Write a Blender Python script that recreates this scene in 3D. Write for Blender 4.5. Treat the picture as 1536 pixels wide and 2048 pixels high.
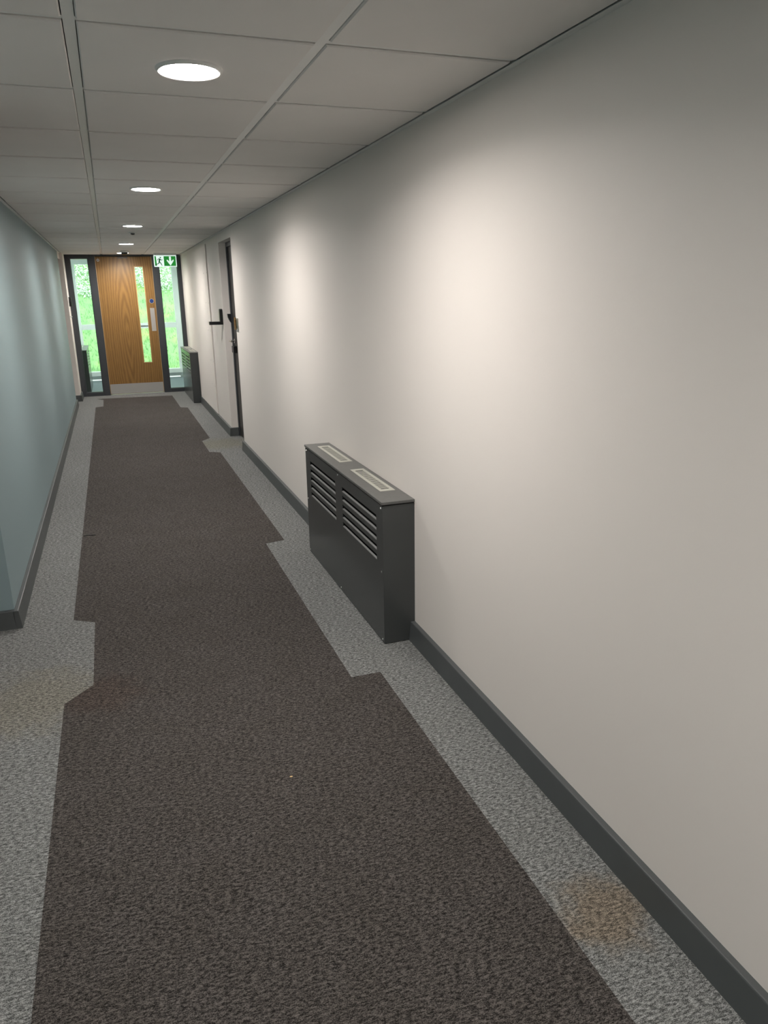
import bpy, bmesh, math, random
from mathutils import Matrix, Vector

for o in list(bpy.data.objects): bpy.data.objects.remove(o)
SC = bpy.context.scene
COL = SC.collection
random.seed(7)

# ------------------------------------------------------------------ camera
CAM_H = 1.5406
cam = bpy.data.cameras.new('camera')
cam.sensor_fit = 'HORIZONTAL'; cam.sensor_width = 36.0; cam.lens = 34.815
cam.clip_start = 0.02; cam.clip_end = 300
camo = bpy.data.objects.new('camera', cam); COL.objects.link(camo)
r = Vector((0.94131034, -0.33718855, -0.01545042))
u = Vector((0.10991871, 0.26293269, 0.95853236))
w = Vector((0.31914372, 0.90397471, -0.28456459))
M = Matrix(((r.x, u.x, -w.x, 0), (r.y, u.y, -w.y, 0), (r.z, u.z, -w.z, CAM_H), (0, 0, 0, 1)))
camo.matrix_world = M
SC.camera = camo

# ------------------------------------------------------------------ world: pale overcast sky
W = bpy.data.worlds.new('overcast_sky'); SC.world = W; W.use_nodes = True
nt = W.node_tree; nt.nodes.clear()
wo = nt.nodes.new('ShaderNodeOutputWorld'); bg = nt.nodes.new('ShaderNodeBackground')
tc = nt.nodes.new('ShaderNodeTexCoord'); sp = nt.nodes.new('ShaderNodeSeparateXYZ')
rp = nt.nodes.new('ShaderNodeValToRGB')
nt.links.new(tc.outputs['Generated'], sp.inputs[0]); nt.links.new(sp.outputs['Z'], rp.inputs[0])
rp.color_ramp.elements[0].position = 0.0; rp.color_ramp.elements[0].color = (0.80, 0.90, 0.92, 1)
rp.color_ramp.elements[1].position = 0.8; rp.color_ramp.elements[1].color = (0.92, 0.98, 1.0, 1)
nt.links.new(rp.outputs[0], bg.inputs[0]); nt.links.new(bg.outputs[0], wo.inputs[0])
bg.inputs[1].default_value = 4.5

# ------------------------------------------------------------------ exposure
SC.view_settings.view_transform = 'Standard'; SC.view_settings.look = 'None'
SC.view_settings.exposure = 0.0; SC.view_settings.gamma = 1.0
SC.view_settings.use_curve_mapping = False
LAMP_W = 16.8            # watts of one downlight
LAMP_COL = (1.0, 0.950, 0.905)

# ------------------------------------------------------------------ sizes (metres)
H = 2.156                # ceiling grid
XR, XL = 1.165, -0.590   # corridor walls
YD = 12.832              # screen with the oak door
YB = -6.90               # wall behind the viewpoint
BAR = (-0.0136, 0.5898)  # main ceiling bars
Y0, STEP = 2.089, 0.642  # cross tees

# ------------------------------------------------------------------ materials
def new_mat(name):
    m = bpy.data.materials.new(name); m.use_nodes = True
    n = m.node_tree; b = n.nodes['Principled BSDF']
    return m, n, b
def setv(b, **k):
    for a, v in k.items():
        b.inputs[a.replace('_', ' ')].default_value = v
def mk(name, col, rough=0.6, metal=0.0, var=0.04, scale=8.0, bump=0.0, bscale=300.0, coat=0.0, spec=0.5):
    m, n, b = new_mat(name)
    t = n.nodes.new('ShaderNodeTexCoord')
    no = n.nodes.new('ShaderNodeTexNoise'); no.inputs['Scale'].default_value = scale; no.inputs['Detail'].default_value = 3
    n.links.new(t.outputs['Object'], no.inputs['Vector'])
    rr = n.nodes.new('ShaderNodeValToRGB')
    rr.color_ramp.elements[0].position = .3; rr.color_ramp.elements[1].position = .7
    rr.color_ramp.elements[0].color = tuple(c*(1-var) for c in col)+(1,)
    rr.color_ramp.elements[1].color = tuple(min(1, c*(1+var)) for c in col)+(1,)
    n.links.new(no.outputs['Fac'], rr.inputs[0]); n.links.new(rr.outputs[0], b.inputs['Base Color'])
    b.inputs['Roughness'].default_value = rough; b.inputs['Metallic'].default_value = metal
    b.inputs['Coat Weight'].default_value = coat; b.inputs['Specular IOR Level'].default_value = spec
    if bump:
        n2 = n.nodes.new('ShaderNodeTexNoise'); n2.inputs['Scale'].default_value = bscale; n2.inputs['Detail'].default_value = 4
        n.links.new(t.outputs['Object'], n2.inputs['Vector'])
        bp = n.nodes.new('ShaderNodeBump'); bp.inputs['Strength'].default_value = bump; bp.inputs['Distance'].default_value = .002
        n.links.new(n2.outputs['Fac'], bp.inputs['Height']); n.links.new(bp.outputs[0], b.inputs['Normal'])
    return m
MT = {}
MT['beige'] = mk('beige_wall_paint', (0.74, 0.69, 0.645), .62, var=.012, scale=.8, bump=.05, bscale=160)
MT['offwhite'] = mk('off_white_paint', (0.78, 0.76, 0.70), .6, var=.012, scale=1.0, bump=.05, bscale=160)
MT['teal'] = mk('teal_wall_paint', (0.225, 0.298, 0.312), .55, var=.015, scale=.8, bump=.05, bscale=160)
MT['tile'] = mk('mineral_ceiling_tile', (0.76, 0.73, 0.70), .9, var=.02, scale=3, bump=.15, bscale=500)
MT['tee'] = mk('white_ceiling_tee', (0.74, 0.735, 0.71), .45, var=.01)
MT['plenum'] = mk('ceiling_void', (0.6, 0.6, 0.58), .9)
MT['skirt'] = mk('grey_skirting_gloss', (0.066, 0.072, 0.073), .42, var=.04, scale=12, bump=.04, bscale=60)
MT['rad'] = mk('dark_grey_powder_coat', (0.049, 0.053, 0.053), .27, var=.05, scale=5, bump=.02, bscale=700)
MT['radlid'] = mk('dark_grey_lid_laminate', (0.10, 0.10, 0.096), .38, var=.10, scale=60, bump=.05, bscale=500)
MT['slat'] = mk('grey_louvre_metal', (0.15, 0.152, 0.148), .4, var=.03)
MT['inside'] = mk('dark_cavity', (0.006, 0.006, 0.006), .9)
MT['vent'] = mk('cream_vent_metal', (0.48, 0.475, 0.42), .4, var=.03, metal=.2)
MT['chrome'] = mk('bright_chrome', (0.85, 0.85, 0.84), .2, metal=1.0, var=.01)
MT['alu'] = mk('satin_aluminium', (0.50, 0.49, 0.47), .42, metal=.75, var=.02, scale=2)
MT['frame'] = mk('anthracite_frame', (0.040, 0.044, 0.050), .32, var=.03)
MT['doordark'] = mk('dark_brown_door', (0.028, 0.026, 0.022), .45, var=.1)
MT['black'] = mk('black_plastic', (0.008, 0.008, 0.009), .35)
MT['white'] = mk('white_plastic', (0.72, 0.73, 0.71), .4, var=.01)
MT['cream'] = mk('cream_plastic', (0.62, 0.60, 0.53), .4, var=.02)
MT['blue'] = mk('blue_sign_print', (0.010, 0.035, 0.16), .35)
MT['upvc'] = mk('white_window_frame', (0.80, 0.84, 0.85), .35, var=.01)
MT['mat'] = mk('blue_grey_lobby_matting', (0.17, 0.21, 0.235), .9, var=.25, scale=90, bump=.4, bscale=400)
MT['soil'] = mk('outside_concrete', (0.45, 0.46, 0.44), .9, var=.12, scale=20)
MT['stone'] = mk('pale_pebble', (0.50, 0.52, 0.50), .8, var=.3, scale=9)
MT['leafdark'] = mk('dark_undergrowth', (0.05, 0.10, 0.045), .9, var=.3, scale=20)
MT['crumb'] = mk('pale_orange_crumb', (0.65, 0.45, 0.22), .7)
MT['brass'] = mk('worn_brass', (0.50, 0.42, 0.30), .35, metal=.8)

def carpet(name, dark, light, stains, warm):
    m, n, b = new_mat(name)
    L = n.links.new
    t = n.nodes.new('ShaderNodeTexCoord')
    def noise(sc, stretch=(1, 1, 1), det=2, rough=.6):
        mp = n.nodes.new('ShaderNodeMapping'); mp.inputs['Scale'].default_value = stretch
        mp.inputs['Rotation'].default_value = (0, 0, math.radians(5))
        L(t.outputs['Object'], mp.inputs[0])
        q = n.nodes.new('ShaderNodeTexNoise'); q.inputs['Scale'].default_value = sc
        q.inputs['Detail'].default_value = det; q.inputs['Roughness'].default_value = rough
        L(mp.outputs[0], q.inputs['Vector']); return q.outputs['Fac']
    a = noise(62, (1, 2.5, 1), 7, .88)
    bb = noise(420, (1, 1.3, 1), 2, .7)
    c = noise(5, (1, 1, 1), 3, .6)
    mx = n.nodes.new('ShaderNodeMix'); mx.data_type = 'FLOAT'; mx.inputs[0].default_value = .32
    L(a, mx.inputs[2]); L(bb, mx.inputs[3])
    ramp = n.nodes.new('ShaderNodeValToRGB'); e = ramp.color_ramp.elements
    e[0].position = .46; e[0].color = dark+(1,)
    e[1].position = .572; e[1].color = light+(1,)
    L(mx.outputs[0], ramp.inputs[0])
    # soft large-scale wear
    wr = n.nodes.new('ShaderNodeValToRGB'); we = wr.color_ramp.elements
    we[0].position = .3; we[0].color = warm+(1,); we[1].position = .7; we[1].color = (1, 1, 1, 1)
    L(c, wr.inputs[0])
    mul = n.nodes.new('ShaderNodeMix'); mul.data_type = 'RGBA'; mul.blend_type = 'MULTIPLY'; mul.inputs[0].default_value = 1
    L(ramp.outputs[0], mul.inputs[6]); L(wr.outputs[0], mul.inputs[7])
    cur = mul.outputs[2]
    blotch = noise(9, (1, 1, 1), 3, .7)
    for (x, y, rad, colr, amt) in stains:
        vm = n.nodes.new('ShaderNodeVectorMath'); vm.operation = 'DISTANCE'; vm.inputs[1].default_value = (x, y, 0)
        L(t.outputs['Object'], vm.inputs[0])
        ad = n.nodes.new('ShaderNodeMath'); ad.operation = 'MULTIPLY_ADD'; ad.inputs[1].default_value = rad*1.2; ad.inputs[2].default_value = -rad*.6
        L(blotch, ad.inputs[0])
        sm = n.nodes.new('ShaderNodeMath'); sm.operation = 'ADD'
        L(vm.outputs['Value'], sm.inputs[0]); L(ad.outputs[0], sm.inputs[1])
        mr = n.nodes.new('ShaderNodeMapRange'); mr.inputs[1].default_value = rad*.35; mr.inputs[2].default_value = rad
        mr.inputs[3].default_value = amt; mr.inputs[4].default_value = 0; mr.interpolation_type = 'SMOOTHSTEP'
        L(sm.outputs[0], mr.inputs[0])
        mm = n.nodes.new('ShaderNodeMix'); mm.data_type = 'RGBA'; mm.blend_type = 'MULTIPLY'
        L(mr.outputs[0], mm.inputs[0]); L(cur, mm.inputs[6]); mm.inputs[7].default_value = colr+(1,)
        cur = mm.outputs[2]
    L(cur, b.inputs['Base Color'])
    b.inputs['Roughness'].default_value = .95; b.inputs['Specular IOR Level'].default_value = .15
    bp = n.nodes.new('ShaderNodeBump'); bp.inputs['Strength'].default_value = .55; bp.inputs['Distance'].default_value = .003
    L(mx.outputs[0], bp.inputs['Height']); L(bp.outputs[0], b.inputs['Normal'])
    return m
MT['carpet_light'] = carpet('light_grey_carpet', (0.040, 0.042, 0.041), (0.37, 0.376, 0.366),
    [(1.03, 1.27, .16, (1.0, .80, .62), .85), (-.45, 2.95, .35, (1.0, .93, .80), .8), (.98, 8.0, .42, (1.0, .95, .80), .8)], (.93, .93, .92))
MT['carpet_dark'] = carpet('dark_brown_carpet', (0.010, 0.0085, 0.008), (0.142, 0.128, 0.119),
    [(-.2, 2.9, .2, (1.0, .80, .72), .5), (-.30, 1.25, .2, (1.0, .85, .78), .5)], (.90, .89, .86))

def oak():
    m, n, b = new_mat('oak_veneer'); L = n.links.new
    t = n.nodes.new('ShaderNodeTexCoord')
    mp = n.nodes.new('ShaderNodeMapping'); mp.inputs['Scale'].default_value = (5.0, 1, .55)
    mp.inputs['Location'].default_value = (-1.25, 0, -.5)
    L(t.outputs['Object'], mp.inputs[0])
    wv = n.nodes.new('ShaderNodeTexWave'); wv.wave_type = 'RINGS'; wv.rings_direction = 'Y'
    wv.inputs['Scale'].default_value = 1.9; wv.inputs['Distortion'].default_value = 5.5
    wv.inputs['Detail'].default_value = 3; wv.inputs['Detail Scale'].default_value = 1.2
    L(mp.outputs[0], wv.inputs[0])
    mp2 = n.nodes.new('ShaderNodeMapping'); mp2.inputs['Scale'].default_value = (90, 1, 5)
    L(t.outputs['Object'], mp2.inputs[0])
    no = n.nodes.new('ShaderNodeTexNoise'); no.inputs['Scale'].default_value = 2; no.inputs['Detail'].default_value = 4
    L(mp2.outputs[0], no.inputs['Vector'])
    mx = n.nodes.new('ShaderNodeMix'); mx.data_type = 'FLOAT'; mx.inputs[0].default_value = .62
    L(wv.outputs['Fac'], mx.inputs[2]); L(no.outputs['Fac'], mx.inputs[3])
    rr = n.nodes.new('ShaderNodeValToRGB'); e = rr.color_ramp.elements
    e[0].position = .2; e[0].color = (0.150, 0.074, 0.017, 1); e[1].position = .75; e[1].color = (0.265, 0.142, 0.038, 1)
    L(mx.outputs[0], rr.inputs[0]); L(rr.outputs[0], b.inputs['Base Color'])
    b.inputs['Roughness'].default_value = .42
    return m
MT['oak'] = oak()
MT['oakedge'] = mk('oak_lipping', (0.46, 0.30, 0.14), .45, var=.1, scale=30)

def glass(name, tint=(.93, .98, .96)):
    m, n, b = new_mat(name)
    setv(b, Roughness=0.0, IOR=1.45); b.inputs['Base Color'].default_value = tint+(1,)
    b.inputs['Transmission Weight'].default_value = 1.0
    # thin pane: light passes straight through, reflections stay
    out = n.nodes['Material Output']; tr = n.nodes.new('ShaderNodeBsdfTransparent'); tr.inputs[0].default_value = tint+(1,)
    gl = n.nodes.new('ShaderNodeBsdfGlossy'); gl.inputs['Roughness'].default_value = 0.0
    fr = n.nodes.new('ShaderNodeFresnel'); fr.inputs[0].default_value = 1.45
    ms = n.nodes.new('ShaderNodeMixShader')
    n.links.new(fr.outputs[0], ms.inputs[0]); n.links.new(tr.outputs[0], ms.inputs[1]); n.links.new(gl.outputs[0], ms.inputs[2])
    n.links.new(ms.outputs[0], out.inputs[0]); n.nodes.remove(b)
    return m
MT['glass'] = glass('clear_glass')

def emit(name, col, s):
    m, n, b = new_mat(name)
    b.inputs['Base Color'].default_value = col+(1,); b.inputs['Emission Color'].default_value = col+(1,)
    b.inputs['Emission Strength'].default_value = s; b.inputs['Roughness'].default_value = .5
    return m
MT['lens'] = emit('glowing_opal_lens', (1.0, .950, .905), 170.0)
MT['signwhite'] = emit('lit_sign_white', (0.80, 0.98, 0.93), .75)
MT['signgreen'] = emit('lit_sign_green', (0.015, 0.26, 0.035), .55)
MT['signdark'] = emit('lit_sign_dark_green', (0.005, 0.10, 0.03), .35)

def grassmat(name, cols, scale):
    m, n, b = new_mat(name); L = n.links.new
    t = n.nodes.new('ShaderNodeTexCoord')
    no = n.nodes.new('ShaderNodeTexNoise'); no.inputs['Scale'].default_value = scale; no.inputs['Detail'].default_value = 6; no.inputs['Roughness'].default_value = .7
    L(t.outputs['Object'], no.inputs['Vector'])
    rr = n.nodes.new('ShaderNodeValToRGB'); e = rr.color_ramp.elements
    e[0].position = .32; e[0].color = cols[0]+(1,); e[1].position = .68; e[1].color = cols[-1]+(1,)
    for i, c in enumerate(cols[1:-1]):
        q = e.new(.32+.36*(i+1)/(len(cols)-1)); q.color = c+(1,)
    L(no.outputs['Fac'], rr.inputs[0]); L(rr.outputs[0], b.inputs['Base Color'])
    b.inputs['Roughness'].default_value = .8; b.inputs['Specular IOR Level'].default_value = .2
    return m
MT['turf'] = grassmat('lawn_turf', [(0.20, 0.36, 0.15), (0.27, 0.44, 0.18), (0.38, 0.48, 0.16)], 1.6)
MT['blade'] = grassmat('grass_blades', [(0.22, 0.40, 0.18), (0.30, 0.48, 0.22), (0.42, 0.54, 0.20)], 1.6)
MT['leaf'] = grassmat('pale_ground_cover_leaf', [(0.10, 0.22, 0.10), (0.62, 0.70, 0.56), (0.86, 0.89, 0.80)], 14)

# ------------------------------------------------------------------ mesh helpers
class MB:
    def __init__(s): s.v = []; s.f = []; s.mi = []
    def box(s, x0, x1, y0, y1, z0, z1, mi=0):
        b = len(s.v)
        s.v += [(x, y, z) for z in (z0, z1) for (x, y) in ((x0, y0), (x1, y0), (x1, y1), (x0, y1))]
        for q in ((0, 3, 2, 1), (4, 5, 6, 7), (0, 1, 5, 4), (1, 2, 6, 5), (2, 3, 7, 6), (3, 0, 4, 7)):
            s.f.append(tuple(b+i for i in q)); s.mi.append(mi)
        return s
    def prism(s, pts, axis, a, c, mi=0):
        """extrude a 2-D outline along an axis from a to c"""
        b = len(s.v); n = len(pts)
        for t in (a, c):
            for (p, q) in pts:
                s.v.append({'x': (t, p, q), 'y': (p, t, q), 'z': (p, q, t)}[axis])
        s.f.append(tuple(b+i for i in range(n))); s.f.append(tuple(b+n+i for i in reversed(range(n)))); s.mi += [mi, mi]
        for i in range(n):
            j = (i+1) % n; s.f.append((b+i, b+n+i, b+n+j, b+j)); s.mi.append(mi)
        return s
    def cyl(s, c, rad, a, d, axis='z', n=24, r2=None, mi=0):
        r2 = rad if r2 is None else r2
        b = len(s.v)
        for (t, rr) in ((a, rad), (d, r2)):
            for i in range(n):
                p = c[0]+rr*math.cos(2*math.pi*i/n); q = c[1]+rr*math.sin(2*math.pi*i/n)
                s.v.append({'x': (t, p, q), 'y': (p, t, q), 'z': (p, q, t)}[axis])
        s.f.append(tuple(b+i for i in range(n))); s.f.append(tuple(b+n+i for i in reversed(range(n)))); s.mi += [mi, mi]
        for i in range(n):
            j = (i+1) % n; s.f.append((b+i, b+n+i, b+n+j, b+j)); s.mi.append(mi)
        return s
    def ring(s, prof, c, n=48, mi=0):
        """lathe a closed (r, z) profile around a vertical axis"""
        b = len(s.v); k = len(prof)
        for i in range(n):
            a = 2*math.pi*i/n
            for (rr, z) in prof: s.v.append((c[0]+rr*math.cos(a), c[1]+rr*math.sin(a), z))
        for i in range(n):
            j = (i+1) % n
            for q in range(k):
                w_ = (q+1) % k; s.f.append((b+i*k+q, b+j*k+q, b+j*k+w_, b+i*k+w_)); s.mi.append(mi)
        return s
    def mesh(s, name, mats, bevel=0.0, smooth=False):
        me = bpy.data.meshes.new(name); me.from_pydata(s.v, [], s.f)
        for m in (mats if isinstance(mats, (list, tuple)) else [mats]): me.materials.append(m)
        me.polygons.foreach_set('material_index', s.mi)
        bm = bmesh.new(); bm.from_mesh(me)
        bmesh.ops.recalc_face_normals(bm, faces=bm.faces)
        if bevel:
            ed = [e for e in bm.edges if len(e.link_faces) == 2 and e.calc_face_angle(0) > .6]
            bmesh.ops.bevel(bm, geom=ed, offset=bevel, segments=2, affect='EDGES', profile=.6)
        if smooth:
            for f in bm.faces: f.smooth = True
        bm.to_mesh(me); bm.free()
        if smooth:
            try: me.set_sharp_from_angle(angle=math.radians(35))
            except Exception: pass
        return me
    def build(s, name, mats, parent=None, bevel=0.0, smooth=False, **tags):
        return link(name, s.mesh(name, mats, bevel, smooth), parent, **tags)
def link(name, me, parent=None, **tags):
    o = bpy.data.objects.new(name, me); COL.objects.link(o)
    if parent is not None: o.parent = parent
    return tag(o, **tags)
def tag(o, label=None, cat=None, group=None, kind=None):
    if label: o['label'] = label
    if cat: o['category'] = cat
    if group: o['group'] = group
    if kind: o['kind'] = kind
    return o
def empty(name, loc=(0, 0, 0), **tags):
    o = bpy.data.objects.new(name, None); COL.objects.link(o); o.location = loc; o.empty_display_size = .1
    return tag(o, **tags)
def copy_tree(o, parent=None, kids=None):
    c = o.copy(); COL.objects.link(c)
    if parent is not None: c.parent = parent
    for ch in [x for x in COL.objects if x.parent == o]: copy_tree(ch, c)
    return c
S = 'structure'

# ================================================================== STRUCTURE
# ---- floor: light carpet with the dark runner let into it
fl = MB().box(-.9, 1.6, YB-.1, YD+.02, -.12, 0).build('floor', MT['carpet_light'], kind=S, label='light grey flecked carpet along both edges of the corridor', cat='floor')
edge_l = [(-.335, -6.8), (-.335, 2.87), (-.229, 2.992), (-.232, 3.646), (-.332, 3.714), (-.330, 11.49), (-.224, 11.55), (-.227, 12.30), (-.316, 12.46)]
edge_r = [(.806, 12.36), (.835, 10.93), (1.0, 10.88), (.908, 8.386), (.806, 8.241), (.808, 7.604), (.910, 7.533), (.912, 4.543), (.786, 4.517), (.785, 2.664), (.912, 2.663), (.905, -6.8)]
edge_r[1] = (.815, 10.95); edge_r[2] = (.908, 10.90)
MB().prism(edge_l+edge_r, 'z', -.002, .0012).build('carpet_runner', MT['carpet_dark'], fl, label='dark brown flecked carpet down the middle, with stepped notches')
# ---- ceiling
ce = MB().box(-1.0, 1.6, YB-.1, YD+.1, H+.30, H+.42).build('ceiling', MT['plenum'], kind=S, label='suspended ceiling of white square tiles on white tees', cat='ceiling')
rows = list(range(-14, 17))
xs = [XL, BAR[0], BAR[1], XR]
DROP = .005; IN = .0152
tile_mesh = {}
def tile_mb(wx, wy):
    m = MB(); e = .0035
    b = 0
    hx, hy = wx/2, wy/2
    m.v = [(-hx, -hy, .012), (hx, -hy, .012), (hx, hy, .012), (-hx, hy, .012),
           (-hx, -hy, -DROP+e), (hx, -hy, -DROP+e), (hx, hy, -DROP+e), (-hx, hy, -DROP+e),
           (-hx+e, -hy+e, -DROP), (hx-e, -hy+e, -DROP), (hx-e, hy-e, -DROP), (-hx+e, hy-e, -DROP)]
    m.f = [(3, 2, 1, 0), (8, 9, 10, 11)]
    for a in (0, 4):
        for i in range(4):
            j = (i+1) % 4; m.f.append((a+i, a+j, a+4+j, a+4+i))
    m.mi = [0]*len(m.f)
    return m
ncol = 0
for c in range(3):
    x0, x1 = xs[c]+(IN if c else .0235), xs[c+1]-(IN if c < 2 else .0235)
    for k in rows:
        y0 = Y0+STEP*k+IN; y1 = Y0+STEP*(k+1)-IN
        if k == 16: y1 = YD-.055
        if k == 16: y0 = Y0+STEP*16+IN
        wx, wy = x1-x0, y1-y0
        key = (c, k == 16)
        if key not in tile_mesh: tile_mesh[key] = tile_mb(wx, wy).mesh('ceiling_tile', MT['tile'])
        o = link('ceiling_tile', tile_mesh[key], ce)
        # each tile sits a little differently in its opening
        o.location = ((x0+x1)/2+random.uniform(-.001, .001), (y0+y1)/2+random.uniform(-.0015, .0015), H+random.uniform(-.0008, .0008))
        o.rotation_euler = (random.uniform(-.0012, .0012), random.uniform(-.0012, .0012), random.uniform(-.001, .001))
for x in BAR:
    MB().box(x-.0135, x+.0135, YB, YD-.01, H, H+.004).box(x-.001, x+.001, YB, YD-.01, H+.004, H+.035).build('main_tee', MT['tee'], ce)
for k in rows[1:]:
    y = Y0+STEP*k
    for c in range(3):
        x0, x1 = xs[c]+.012, xs[c+1]-.012
        MB().box(x0, x1, y-.012, y+.012, H+.0005, H+.0035).box(x0, x1, y-.001, y+.001, H+.0035, H+.03).build('cross_tee', MT['tee'], ce)
for (a, b) in ((XR-.021, XR), (XL, XL+.021)):
    q = MB().box(a, b, YB, YD, H-.0075, H-.0055)
    e = XR-.002 if a > 0 else XL
    q.box(e, e+.002, YB, YD, H-.0055, H+.020)
    q.build('edge_angle', MT['tee'], ce)
MB().box(XL+.019, XR-.019, YD-.048, YD-.028, H-.001, H+.001).build('edge_angle', MT['tee'], ce)

# ---- right wall with its door recess
RY0, RY1, RZ = 7.575, 8.42, 2.06
q = MB()
q.box(XR, 1.50, YB, RY0, 0, H+.3)
q.box(XR, 1.50, RY1, YD+.02, 0, H+.3)
q.box(XR, 1.50, RY0, RY1, RZ, H+.3)
wr_ = q.build('wall_right', MT['beige'], kind=S, label='long beige painted wall on the right with grey heater cover', cat='wall')
# ---- left wall: teal, with a recess at each end
LY0, LY1 = 2.86, 3.735      # near recess
FY0, FY1 = 11.80, 12.295    # far recess
q = MB()
q.box(-.92, XL, YB, LY0, 0, H+.3)
q.box(-.92, XL, LY0, LY1, RZ, H+.3)
q.box(-.92, XL, LY1, FY0, 0, H+.3)
wl_ = q.build('wall_left', MT['teal'], kind=S, label='long teal painted wall on the left', cat='wall')
q = MB().box(-.92, -.550, FY1, YD+.02, 0, H+.3).box(-.92, XL, FY0, FY1, RZ, H+.3)
q.build('wall_left', MT['beige'], kind=S, label='narrow beige wall return at far left beside the glazed screen', cat='wall')
MB().box(-.92, 1.5, YB-.12, YB, 0, H+.3).build('wall_back', MT['beige'], kind=S, label='beige wall closing the corridor behind the viewpoint', cat='wall')

# ---- skirting (chamfered profile)
SK, SH = .029, .092
def prof(sign, x):      # outline in (x, z); sign=-1: board stands out towards -x
    return [(x, 0), (x+sign*SK, 0), (x+sign*(SK-.008), SH-.004), (x+sign*(SK-.0095), SH-.001), (x+sign*(SK-.0125), SH), (x, SH)]
def profy(sign, y):
    return [(y, 0), (y+sign*SK, 0), (y+sign*(SK-.008), SH-.004), (y+sign*(SK-.0095), SH-.001), (y+sign*(SK-.0125), SH), (y, SH)]
def skirt(x, sign, ya, yb, label, name='baseboard_right', extra=None):
    m = MB().prism(prof(sign, x), 'y', ya, yb)
    if extra: extra(m)
    return m.build(name, MT['skirt'], kind=S, label=label, cat='baseboard', smooth=False)
skirt(XR, -1, YB, 2.90, 'dark grey skirting board on the right, from the foreground to the heater cover')
skirt(XR, -1, 4.285, RY0, 'dark grey skirting board on the right between heater cover and door recess')
skirt(XR, -1, RY1-SK+.001, 11.30, 'dark grey skirting board on the right beyond the door recess',
      extra=lambda m: m.prism(profy(-1, RY1), 'x', XR-.001, XR+.072))
skirt(XL, 1, LY1-SK+.001, FY0, 'dark grey skirting board along the teal wall', 'baseboard_left',
      extra=lambda m: m.prism(profy(-1, LY1), 'x', XL-.078, XL+.001))
skirt(XL, 1, YB, LY0, 'dark grey skirting board on the left behind the viewpoint', 'baseboard_left')
skirt(-.550, 1, FY1-SK+.001, YD-.03, 'short dark grey skirting piece beside the glazed screen', 'baseboard_left',
      extra=lambda m: m.prism(profy(-1, FY1), 'x', -.64, -.549))

# ---- right recess door (seen almost edge on)
d = empty('door_2', (0, 0, 0), kind=S, label='dark door set back in the right wall recess', cat='door')
MB().box(1.252, 1.30, RY0+.045, RY1-.045, .008, RZ-.045).build('leaf', MT['doordark'], d)
MB().box(1.238, 1.32, RY0, RY0+.045, 0, RZ).box(1.238, 1.32, RY1-.045, RY1, 0, RZ).box(1.238, 1.32, RY0+.045, RY1-.045, RZ-.045, RZ).build('frame', MT['frame'], d)
hd = MB().cyl((8.30, 1.055), .026, 1.244, 1.252, 'x').build('handle', MT['chrome'], d, label='chrome lever handle')
MB().cyl((8.30, 1.055), .009, 1.196, 1.244, 'x').cyl((1.196, 1.055), .009, 8.16, 8.306, 'y', n=16).build('lever', MT['chrome'], hd)
MB().box(1.215, 1.252, 8.20, 8.33, .93, 1.0).build('lock_case', MT['black'], d, bevel=.004)
MB().prism([(1.238, 1.238), (1.222, 1.262), (1.206, 1.30), (1.203, 1.335), (1.238, 1.335)], 'y', 8.375, 8.418).build('door_reader', MT['black'], d, label='black reader on the door frame')
# ---- near left door, only its shadow line is in view
d = empty('door_3', (0, 0, 0), kind=S, label='dark door set back at the left edge of the view', cat='door')
MB().box(-.74, -.70, LY0+.045, LY1-.045, .008, RZ-.045).build('leaf', MT['doordark'], d)
MB().box(-.76, -.67, LY0, LY0+.045, 0, RZ).box(-.76, -.67, LY1-.045, LY1, 0, RZ).box(-.76, -.67, LY0+.045, LY1-.045, RZ-.045, RZ).build('frame', MT['frame'], d)
# ---- far left door
d = empty('door_4', (0, 0, 0), kind=S, label='dark door set back at the far end of the teal wall', cat='door')
MB().box(-.74, -.70, FY0+.03, FY1-.03, .008, RZ-.045).build('leaf', MT['doordark'], d)
MB().box(-.76, -.665, FY0, FY0+.03, 0, RZ).box(-.76, -.665, FY1-.03, FY1, 0, RZ).box(-.76, -.665, FY0+.03, FY1-.03, RZ-.045, RZ).build('frame', MT['frame'], d)

# ---- the glazed screen at the end of the corridor
SY0, SY1 = YD, YD+.075
FT = H+.01
ff = empty('trim_1', (0, YD, 0), kind=S, label='anthracite metal frame of the glazed end screen', cat='frame')
def fbar(name, x0, x1, z0, z1, y0=SY0, y1=SY1):
    MB().box(x0, x1, y0-YD, y1-YD, z0, z1).build(name, MT['frame'], ff, bevel=.003)
fbar('post', -.566, -.475, 0, FT)          # far left
fbar('post', -.218, -.116, 0, FT)
fbar('post', .722, .822, 0, FT)
fbar('post', 1.105, XR, 0, FT)
fbar('rail', -.475, -.218, 2.098, FT)
fbar('rail', -.116, .722, 2.128, FT)
fbar('rail', .822, 1.105, 2.098, FT)
fbar('rail', -.475, -.218, 0, .058)
fbar('rail', .822, 1.105, 0, .058)
fbar('door_stop', -.116, .722, 2.105, 2.128, YD+.0655, SY1); fbar('door_stop', -.116, -.100, 0, 2.105, YD+.0655, SY1); fbar('door_stop', .706, .722, 0, 2.105, YD+.0655, SY1)
MB().box(XL-.02, 1.2, SY0-YD, SY1-YD, FT, H+.3).build('head_panel', MT['frame'], ff)
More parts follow.
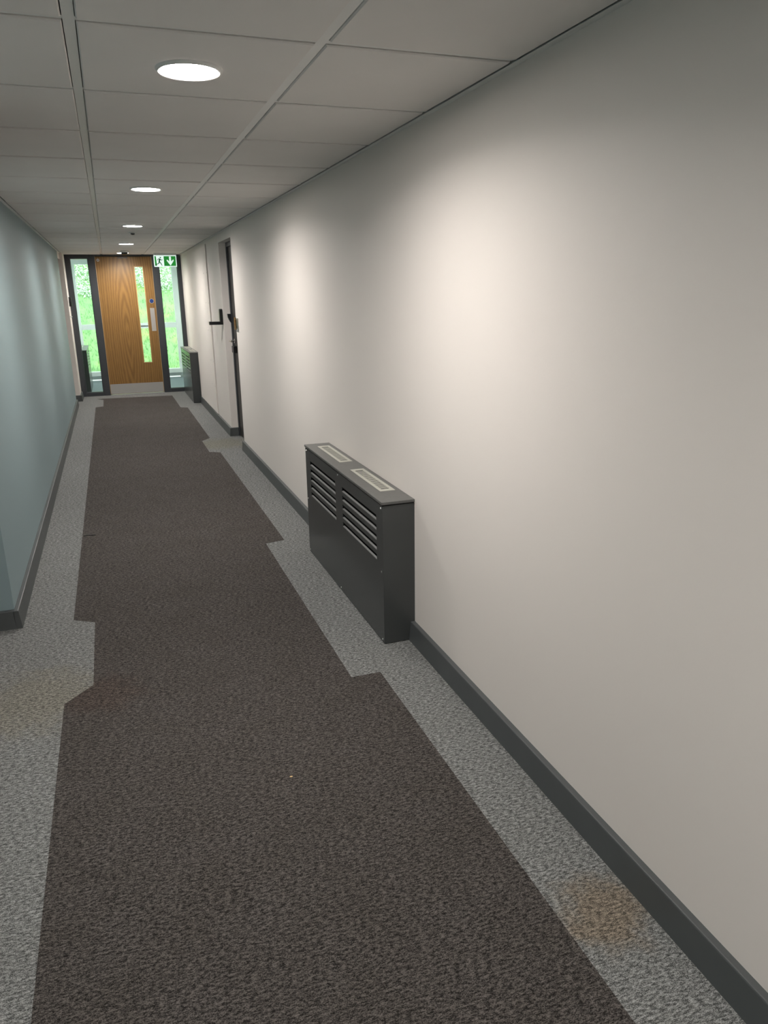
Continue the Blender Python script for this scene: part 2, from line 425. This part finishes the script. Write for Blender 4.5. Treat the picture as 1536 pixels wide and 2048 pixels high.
for nm, x0, x1, lab in (('window_1', -.475, -.218, 'tall narrow glass sidelight left of the oak door'), ('window_2', .822, 1.105, 'tall narrow glass sidelight right of the oak door')):
    g = empty(nm, ((x0+x1)/2, YD+.04, 0), kind=S, label=lab, cat='window')
    hx = (x1-x0)/2
    b_ = .009
    MB().box(-hx, -hx+b_, -.018, .018, .058, 2.098).box(hx-b_, hx, -.018, .018, .058, 2.098).box(-hx+b_, hx-b_, -.018, .018, .058, .058+b_).box(-hx+b_, hx-b_, -.018, .018, 2.098-b_, 2.098).build('glazing_bead', MT['frame'], g)
    MB().box(-hx+b_*.5, hx-b_*.5, -.003, .003, .062, 2.094).build('pane', MT['glass'], g)
# ---- oak door
d1 = empty('door_1', (0, YD+.02, 0), kind=S, label='oak veneered door with tall narrow vision panel', cat='door')
LX0, LX1, LZ0, LZ1 = -.112, .718, .012, 2.122
VX0, VX1, VZ0, VZ1 = .447, .582, .492, 1.978
TY = .044
q = MB().box(LX0, VX0, 0, TY, LZ0, LZ1).box(VX1, LX1, 0, TY, LZ0, LZ1).box(VX0, VX1, 0, TY, LZ0, VZ0).box(VX0, VX1, 0, TY, VZ1, LZ1)
q.build('leaf', MT['oak'], d1)
MB().box(LX0-.003, LX0+.004, -.001, TY, LZ0, LZ1).box(LX1-.004, LX1+.003, -.001, TY, LZ0, LZ1).build('lipping', MT['oakedge'], d1)
b_ = .010
MB().box(VX0, VX0+b_, -.004, .014, VZ0, VZ1).box(VX1-b_, VX1, -.004, .014, VZ0, VZ1).box(VX0+b_, VX1-b_, -.004, .014, VZ0, VZ0+b_).box(VX0+b_, VX1-b_, -.004, .014, VZ1-b_, VZ1).build('glazing_bead', MT['oakedge'], d1)
MB().box(VX0+.004, VX1-.004, .019, .025, VZ0+.004, VZ1-.004).build('vision_pane', MT['glass'], d1)
MB().box(LX0+.004, LX1-.004, -.0025, 0, LZ0+.006, .172).build('kick_plate', MT['alu'], d1, label='satin metal kick plate')
MB().box(.624, .692, -.003, 0, .988, 1.346).build('push_plate', MT['alu'], d1, label='satin metal push plate', bevel=.0008)
sg = MB().cyl((.662, 1.452), .036, -.0016, 0, 'y', n=40).build('round_sign', MT['alu'], d1, label='round blue fire door sign')
MB().cyl((.662, 1.452), .031, -.0024, -.0016, 'y', n=40).build('sign_face', MT['blue'], sg)
st = MB().cyl((-.072, 2.072), .022, -.0012, 0, 'y', n=32).build('round_sticker', MT['alu'], d1, label='pale round sticker in the top corner')
MB().box(-.086, -.058, -.0018, -.0012, 2.068, 2.076).build('sticker_print', MT['frame'], st)
MB().box(.22, .36, -.010, 0, 2.100, 2.112).build('closer_arm', MT['frame'], d1)
MB().box(-.116, .722, YD-.006, YD+.08, 0, .006).build('trim_2', MT['alu'], kind=S, label='thin metal threshold strip under the oak door', cat='trim')

# ---- lobby beyond the screen
LBY = 15.25
MB().box(-1.2, 1.9, YD+.02, LBY+.02, -.12, -.002).build('floor', MT['mat'], kind=S, label='blue grey entrance matting in the glazed lobby', cat='floor')
MB().box(-1.2, 1.9, YD+.08, LBY+.1, H+.02, H+.3).build('ceiling', MT['offwhite'], kind=S, label='plain white lobby ceiling beyond the glazed screen', cat='ceiling')
MB().box(-.92, -.60, YD+.075, LBY, 0, .80).box(-.92, -.60, YD+.075, YD+.35, .80, H+.02).box(-.92, -.60, LBY-.2, LBY, .80, H+.02).build('wall_left', MT['offwhite'], kind=S, label='white lobby wall left beyond the glazed screen', cat='wall')
MB().box(1.30, 1.60, YD+.075, LBY, 0, .35).box(1.30, 1.60, YD+.075, YD+.4, .35, H+.02).box(1.30, 1.60, LBY-.2, LBY, .35, H+.02).box(1.166, 1.30, YD+.075, YD+.2, 0, H+.02).build('wall_right', MT['offwhite'], kind=S, label='white lobby wall right beyond the glazed screen', cat='wall')
g = empty('window_3', (0, LBY, 0), kind=S, label='white framed outer glazing of the lobby facing the grass bank', cat='window')
jl, jr = -.60, 1.30
def wb(name, x0, x1, z0, z1, y0=0, y1=.08): MB().box(x0, x1, y0, y1, z0, z1).build(name, MT['upvc'], g, bevel=.004)
wb('post', jl, jl+.095, 0, H+.02); wb('post', jr-.105, jr, 0, H+.02)
wb('post', .30, .37, .17, 2.10)
wb('rail', jl+.095, jr-.105, 2.10, H+.02); wb('rail', jl+.095, jr-.105, .94, 1.035); wb('rail', jl+.095, jr-.105, .02, .085)
wb('sill', jl+.05, jr-.05, .085, .165, -.06, .10)
MB().box(.20, .85, -.01, 0, .975, .990).build('gasket', MT['frame'], g)
for (x0, x1) in ((jl+.095, .30), (.37, jr-.105)):
    MB().box(x0, x1, .035, .041, 1.035, 2.10).build('pane', MT['glass'], g)
    MB().box(x0, x1, .035, .041, .165, .94).build('pane', MT['glass'], g)

for nm, x, y0, z0 in (('added_window_4', -.64, YD+.35, .80), ('added_window_5', 1.34, YD+.40, .35)):  # side windows added out of view to bring daylight into the lobby
    g = empty(nm, (x, 0, 0), kind=S, label='unseen side window added for lobby daylight, '+('left' if x < 0 else 'right'), cat='window')
    y1 = LBY-.2; z1 = H+.02
    MB().box(-.03, .03, y0, y0+.06, z0, z1).box(-.03, .03, y1-.06, y1, z0, z1).box(-.03, .03, y0+.06, y1-.06, z0, z0+.06).box(-.03, .03, y0+.06, y1-.06, z1-.06, z1).build('frame', MT['upvc'], g)
    MB().box(-.003, .003, y0+.06, y1-.06, z0+.06, z1-.06).build('pane', MT['glass'], g)

# ---- outside: paving, pebbles, grass bank
MB().box(-14, 16, LBY+.10, 60, -.3, -.02).build('ground', MT['soil'], kind=S, label='pale paving outside the lobby glazing', cat='ground')
def bank_z(x, y):
    t = max(0, y-16.6)
    z = .56*t if t < 12 else .56*12+(t-12)*.25
    return z + .05*math.sin(x*1.7+y*.9)*min(1, t) + .03*math.sin(x*4.1-y*2.3)*min(1, t) - .02
BM = MB(); nx, ny = 60, 60
for j in range(ny+1):
    for i in range(nx+1):
        x = -12+26*i/nx; y = 16.6+(j/ny)**1.5*16
        BM.v.append((x, y, bank_z(x, y)))
for j in range(ny):
    for i in range(nx):
        a = j*(nx+1)+i; BM.f.append((a, a+1, a+nx+2, a+nx+1)); BM.mi.append(0)
bank = BM.build('grass_bank', MT['turf'], smooth=True, kind=S, label='steep grass bank rising behind the lobby', cat='bank')
gb = MB()
for _ in range(9000):
    y = 16.62+random.random()**1.3*4.2; x = random.uniform(-2.6, 4.2); z = bank_z(x, y)
    h = random.uniform(.05, .13); a = random.random()*6.28; c, s_ = math.cos(a)*.010, math.sin(a)*.010
    lx, ly = random.uniform(-.05, .05), random.uniform(-.05, .05)
    b = len(gb.v); gb.v += [(x-c, y-s_, z), (x+c, y+s_, z), (x+lx, y+ly, z+h)]; gb.f.append((b, b+1, b+2)); gb.mi.append(0)
me = bpy.data.meshes.new('grass'); me.from_pydata(gb.v, [], gb.f); me.materials.append(MT['blade'])
link('grass', me, None, label='bright green grass growing on the bank outside', cat='grass', kind='stuff')
# pale ground cover on the upper bank
lf = MB()
def top_edge(x): return 19.45+.15*math.sin(x*1.3+.6)+.08*math.sin(x*3.7)
for _ in range(42000):
    x = random.uniform(-3, 4.6); y = top_edge(x)+random.random()**1.2*3.6+random.gauss(0, .05); z = bank_z(x, y)+random.uniform(.0, .22)
    rr_ = random.uniform(.012, .032); a = random.random()*6.28
    n_ = Vector((random.uniform(-1, 1), random.uniform(-1.4, .4), random.uniform(.2, 1))).normalized()
    t1 = n_.orthogonal().normalized(); t2 = n_.cross(t1); ca, sa = math.cos(a), math.sin(a)
    e1 = t1*ca+t2*sa; e2 = t2*ca-t1*sa; P = Vector((x, y, z)); b = len(lf.v)
    lf.v += [tuple(P+e1*rr_), tuple(P+e2*rr_*.6), tuple(P-e1*rr_), tuple(P-e2*rr_*.6)]
    lf.f.append((b, b+1, b+2, b+3)); lf.mi.append(0)
me = bpy.data.meshes.new('ground_cover'); me.from_pydata(lf.v, [], lf.f); me.materials.append(MT['leaf'])
link('ground_cover', me, None, label='pale speckled ground cover plants on top of the bank', cat='plants', kind='stuff')
pb = MB()
ico = bmesh.new(); bmesh.ops.create_icosphere(ico, subdivisions=1, radius=1); iv = [v.co.copy() for v in ico.verts]; fi = [tuple(v.index for v in f.verts) for f in ico.faces]; ico.free()
for _ in range(520):
    x = random.uniform(-2, 3.4); y = random.uniform(15.75, 16.62); s_ = random.uniform(.025, .065)
    b = len(pb.v); q = (random.uniform(.7, 1.3), random.uniform(.7, 1.3), random.uniform(.5, .9))
    pb.v += [(x+v.x*s_*q[0], y+v.y*s_*q[1], -.02+s_*.4+v.z*s_*q[2]) for v in iv]
    pb.f += [tuple(b+i for i in f) for f in fi]; pb.mi += [0]*len(fi)
pb.build('pebbles', MT['stone'], kind='stuff', label='pale pebbles along the foot of the grass bank', cat='pebbles')

# ================================================================== THINGS
# ---- downlights
def make_light(label, loc):
    rt = empty('downlight', loc, label=label, cat='light', group='round ceiling downlights')
    MB().ring([(.080, -.0125), (.086, -.0145), (.090, -.0125), (.093, -.0065), (.093, -.0055), (.080, -.0055)], (0, 0)).build('trim_ring', MT['white'], rt, smooth=True)
    MB().cyl((0, 0), .080, -.0115, -.0065, 'z', n=48).build('lens', MT['lens'], rt)
    return rt
ld = bpy.data.lights.new('downlight_lamp', 'AREA'); ld.shape = 'DISK'; ld.size = .15; ld.energy = LAMP_W; ld.color = LAMP_COL; ld.spread = math.radians(160)
LX = .288
lab = {0: 'largest round downlight, nearest in the ceiling', 1: 'second round downlight from the front of the corridor', 2: 'third round downlight along the corridor ceiling',
       3: 'fourth round downlight, just before the smoke detector', 4: 'last round downlight, half hidden behind the smoke detector',
       -1: 'round downlight overhead, out of view above the viewpoint', -2: 'round downlight out of view behind the viewpoint', -3: 'farthest round downlight out of view behind the viewpoint'}
first = None
for k in (0, 1, 2, 3, 4, -1, -2, -3):
    y = 2.410+2.568*k
    if k == 4: y = 12.22
    if first is None: first = rt = make_light(lab[k], (LX, y, H))
    else:
        rt = copy_tree(first); rt.location = (LX, y, H); rt['label'] = lab[k]
    lo = bpy.data.objects.new('downlight_lamp', ld); COL.objects.link(lo); lo.location = (LX, y, H-.016)

rt = copy_tree(first); rt.location = (.35, 14.1, H+.026); rt['label'] = 'round lobby downlight beyond the glazed screen'; rt.pop('group') if 'group' in rt else None
lo = bpy.data.objects.new('downlight_lamp', ld); COL.objects.link(lo); lo.location = (.35, 14.1, H+.008)

# ---- detectors on the ceiling
t = empty('smoke_detector', (.300, 11.70, H-DROP), label='grey smoke detector on the ceiling in front of the last downlight', cat='detector')
MB().ring([(.0, 0), (.052, 0), (.056, -.006), (.056, -.018), (.050, -.024), (.0, -.024)], (0, 0), n=32).build('base', MT['white'], t, smooth=True)
MB().ring([(.0, -.024), (.040, -.024), (.044, -.034), (.036, -.052), (.020, -.058), (.0, -.058)], (0, 0), n=32).build('sensor_head', MT['rad'], t, smooth=True)
t = empty('ceiling_sensor', (.312, 8.32, H-DROP), label='small grey round sensor on the ceiling behind the third downlight', cat='sensor')
MB().ring([(.0, 0), (.036, 0), (.038, -.005), (.030, -.012), (.0, -.012)], (0, 0), n=28).build('base', MT['white'], t, smooth=True)
MB().ring([(.0, -.012), (.022, -.012), (.016, -.024), (.0, -.027)], (0, 0), n=28).build('dome', MT['rad'], t, smooth=True)

# ---- lit exit sign
SX0, SX1, SZ0, SZ1, SYY = .722, 1.052, 1.950, 2.122, 12.25
t = empty('exit_sign', ((SX0+SX1)/2, SYY, SZ0), label='green and white lit exit sign with running figure and down arrow', cat='sign')
hx, hh = (SX1-SX0)/2, SZ1-SZ0
MB().box(-hx, hx, -.004, .006, 0, hh-.008).build('panel', MT['signwhite'], t, bevel=.001)
MB().box(-hx, hx, -.016, .018, hh-.008, hh+.024).build('housing', MT['white'], t, bevel=.003)
def flat(name, pts, mat, y0=-.0046, y1=-.004): return MB().prism(pts, 'y', y0, y1).build(name, mat, t)
mrg = .012
flat('green_field', [(-.020, mrg), (hx-mrg, mrg), (hx-mrg, hh-mrg-.008), (-.020, hh-mrg-.008)], MT['signgreen'])
flat('doorway_mark', [(-hx+mrg, mrg), (-hx+.040, mrg+.004), (-hx+.034, hh-mrg-.008), (-hx+mrg, hh-mrg-.008)], MT['signgreen'])
# arrow (pointing down)
ax, az = .072, mrg+.006
flat('arrow', [(ax, az), (ax+.052, az+.070), (ax+.046, az+.088), (ax+.014, az+.058), (ax+.014, az+.128), (ax-.014, az+.128), (ax-.014, az+.058), (ax-.046, az+.088), (ax-.052, az+.070)], MT['signwhite'], -.0053, -.0046)
# running figure
mx_, mz = -.080, mrg
rm = MB()
def limb(a, b, w0, w1):
    ax_, az_ = a; bx_, bz_ = b; dx, dz = bx_-ax_, bz_-az_; l = math.hypot(dx, dz); nx_, nz_ = -dz/l, dx/l
    rm.prism([(mx_+ax_+nx_*w0, mz+az_+nz_*w0), (mx_+bx_+nx_*w1, mz+bz_+nz_*w1), (mx_+bx_-nx_*w1, mz+bz_-nz_*w1), (mx_+ax_-nx_*w0, mz+az_-nz_*w0)], 'y', -.0050, -.004)
limb((.004, .104), (-.010, .062), .012, .009)      # trunk
limb((-.008, .064), (.014, .034), .008, .006); limb((.014, .036), (.030, .004), .006, .004)   # forward leg
limb((-.010, .062), (-.018, .032), .008, .006); limb((-.018, .034), (-.050, .026), .006, .004)  # trailing leg
limb((.004, .102), (.026, .082), .006, .004); limb((.026, .083), (.042, .090), .004, .003)
limb((.002, .104), (-.024, .098), .006, .004); limb((-.024, .099), (-.034, .076), .004, .003)
rm.cyl((mx_+.012, mz+.121), .010, -.0050, -.004, 'y', n=20)
rm.build('running_figure', MT['signdark'], t)
flat('pictogram_arrow', [(mx_-.072, mz+.012), (mx_-.050, mz+.020), (mx_-.052, mz+.026), (mx_-.072, mz+.026)], MT['signdark'], -.0053, -.0046)

# ---- heater covers
def heater(loc, L_, D_, HH, label, flip=False, detail=True):
    """front faces -x (or +x with flip); origin at the near bottom wall corner; runs along +y"""
    s = -1 if not flip else 1
    t = empty('heater_cover', loc, label=label, cat='heater cover', group='dark grey heater covers')
    fx = s*D_
    th = .0022*1.5
    zt = HH-.014
    oy = [(.085, .62), (.74, 1.27)]
    k_ = L_/1.375
    oy = [(a*k_, b*k_) for a, b in oy]
    pitch, oh, ztop = .0466, .026, HH-.079
    # front panel with ten slots cut through it
    q = MB(); a, b = sorted((fx, fx-s*th))
    ys = [0.0, oy[0][0], oy[0][1], oy[1][0], oy[1][1], L_]
    zl = ztop-4*pitch-oh
    q.box(a, b, 0, L_, .004, zl); q.box(a, b, 0, L_, ztop, zt-.004)
    for (p0, p1) in ((ys[0], ys[1]), (ys[2], ys[3]), (ys[4], ys[5])): q.box(a, b, p0, p1, zl, ztop)
    for (p0, p1) in oy:
        for i in range(4): q.box(a, b, p0, p1, ztop-i*pitch-pitch, ztop-i*pitch-oh)
    fp = q.build('front_panel', MT['rad'], t)
    for (p0, p1) in oy:
        for i in range(5):
            z1 = ztop-i*pitch; z0 = z1-oh
            # blade rises inwards from the lower lip of its slot
            P = [(fx-s*.0006, z0), (fx-s*.0006, z0+.003), (fx-s*.009, z0+.006), (fx-s*.009, z0+.003)]
            MB().prism(P, 'y', p0+.0005, p1-.0005).build('louvre_blade', MT['slat'], fp)
    a, b = sorted((fx-s*.050, fx-s*.052)); MB().box(a, b, .01, L_-.01, .02, zt-.02).build('baffle', MT['inside'], t)
    a, b = sorted((fx-s*th, 0)); 
    MB().box(a, b, 0, .004, .004, zt-.004).build('end_panel', MT['rad'], t)
    MB().box(a, b, L_-.004, L_, .004, zt-.004).build('end_panel', MT['rad'], t)
    a, b = sorted((fx-s*.006, 0)); MB().box(a, b, .006, L_-.006, zt-.006, zt).build('top_tray', MT['inside'], t); MB().box(a, b, .006, L_-.006, 0, .004).build('bottom_tray', MT['inside'], t)
    a, b = sorted((fx+s*.005, 0)); MB().box(a, b, -.005, L_+.005, zt+.001, HH).build('lid', MT['radlid'], t, bevel=.0025)
    for (yy, zz) in ((.022, .017), (.022, .345), (.022, zt-.019), (L_*.5, .017), (L_*.5, zt-.019), (L_-.022, .017), (L_-.022, .345), (L_-.022, zt-.019)):
        m = MB(); n0, n1 = fx, fx+s*.0030; m.cyl((yy, zz), .0052, n0, n1, 'x', n=14, r2=.0034); m.build('screw', MT['chrome'], t)
    cx = s*(D_*.41)
    for (v0, v1) in ((.172*k_, .637*k_), (.822*k_, 1.287*k_)):
        m = MB(); z0, z1 = HH, HH+.0016; hw = .036
        m.box(cx-hw, cx-hw+.016, v0, v1, z0, z1); m.box(cx+hw-.016, cx+hw, v0, v1, z0, z1)
        m.box(cx-hw+.016, cx+hw-.016, v0, v0+.034, z0, z1); m.box(cx-hw+.016, cx+hw-.016, v1-.034, v1, z0, z1)
        n_ = 20; span = v1-v0-.068
        for i in range(1, n_):
            yy = v0+.034+span*i/n_; m.box(cx-hw+.016, cx+hw-.016, yy-.0050, yy+.0050, z0, z1-.0005)
        vg = m.build('vent_grille', MT['vent'], t, label='cream slotted vent grille')
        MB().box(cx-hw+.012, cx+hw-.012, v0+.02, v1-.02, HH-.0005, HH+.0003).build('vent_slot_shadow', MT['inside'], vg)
    return t
heater((XR, 2.898, 0), 1.375, .149, .672, 'dark grey metal heater cover with louvres, large one in the foreground')
heater((XR, 11.31, 0), 1.42, .128, .735, 'dark grey metal heater cover beside the oak door screen, far right')
heater((-.60, 13.15, 0), 1.40, .190, .705, 'dark grey metal heater cover in the lobby behind the left sidelight', flip=True)

# ---- access board on the right wall
t = empty('access_board', (XR-.001, 9.47, .10), label='flush cream access board screwed to the right wall beyond the door recess', cat='panel')
MB().box(-.013, 0, 0, 1.78, 0, 2.012).build('board', MT['beige'], t, bevel=.001)
for zz in (.34, .64, 1.01, 1.34, 1.69):
    for yy in (.04, .32):
        MB().cyl((yy, zz), .006, -.0155, -.013, 'x', n=12).build('screw', MT['alu'], t)
# ---- black tray bracket
t = empty('wall_tray', (XR, 8.47, 1.22), label='black L-shaped tray bracket on the right wall by the recess', cat='bracket')
pts = [(0, 0), (.0, .150)]+[(.035-.035*math.cos(a), .150+.018*math.sin(a)) for a in [math.pi*i/8 for i in range(1, 8)]]+[(.07, .150), (.07, 0)]
MB().prism(pts, 'x', -.032, 0).build('back_plate', MT['black'], t, bevel=.003)
MB().box(-.148, -.020, 0, .07, .0, .034).build('tray', MT['black'], t, bevel=.004)
# ---- clear sign plate near the recess corner
t = empty('wall_plate', (XR, 7.44, 1.215), label='small clear and cream plate on the right wall at the recess corner', cat='plate')
MB().box(-.008, 0, 0, .10, 0, .10).build('back_plate', MT['cream'], t, bevel=.001)
MB().box(-.024, -.020, -.008, .108, -.008, .108).build('clear_cover', MT['glass'], t)
for (yy, zz) in ((.05, .012), (.05, .088)): MB().cyl((yy, zz), .005, -.026, -.008, 'x', n=12).build('standoff', MT['brass'], t)
# ---- reader and switch at the far left return
t = empty('access_reader', (-.550, 12.42, 1.40), label='black oval access reader on the beige return at far left', cat='reader')
pts = [(.04+.036*math.cos(a), .065+.068*math.sin(a)) for a in [2*math.pi*i/20 for i in range(20)]]
MB().prism(pts, 'x', 0, .042).build('body', MT['black'], t, bevel=.004)
MB().prism([(.04+(p-.04)*1.15, .065+(z-.065)*1.12) for p, z in pts], 'x', 0, .006).build('rim', MT['white'], t)
t = empty('release_switch', (-.550, 12.42, 1.235), label='small white switch below the black access reader', cat='switch')
MB().box(0, .012, 0, .085, 0, .03).build('plate', MT['white'], t, bevel=.002)
MB().box(.012, .024, .02, .065, .010, .018).build('rocker', MT['white'], t)
# ---- litter on the carpet
def rock(name, loc, s, mat, label, cat):
    m = MB(); m.v = [(v.x*s[0]*(1+random.uniform(-.25, .25)), v.y*s[1]*(1+random.uniform(-.25, .25)), s[2]+v.z*s[2]) for v in iv]; m.f = list(fi); m.mi = [0]*len(fi)
    o = m.build(name, mat, label=label, cat=cat); o.location = loc
rock('crumb', (.40, 2.10, .0012), (.006, .004, .002), MT['crumb'], 'tiny pale crumb on the dark carpet', 'crumb')
th = MB()
for i in range(7):
    a = -.325+.011*i; th.box(a, a+.0115, 5.13+.006*math.sin(i*.9), 5.137+.006*math.sin(i*.9), .0012, .005)
th.build('thread', MT['black'], label='short black thread at the left edge of the dark carpet', cat='thread')
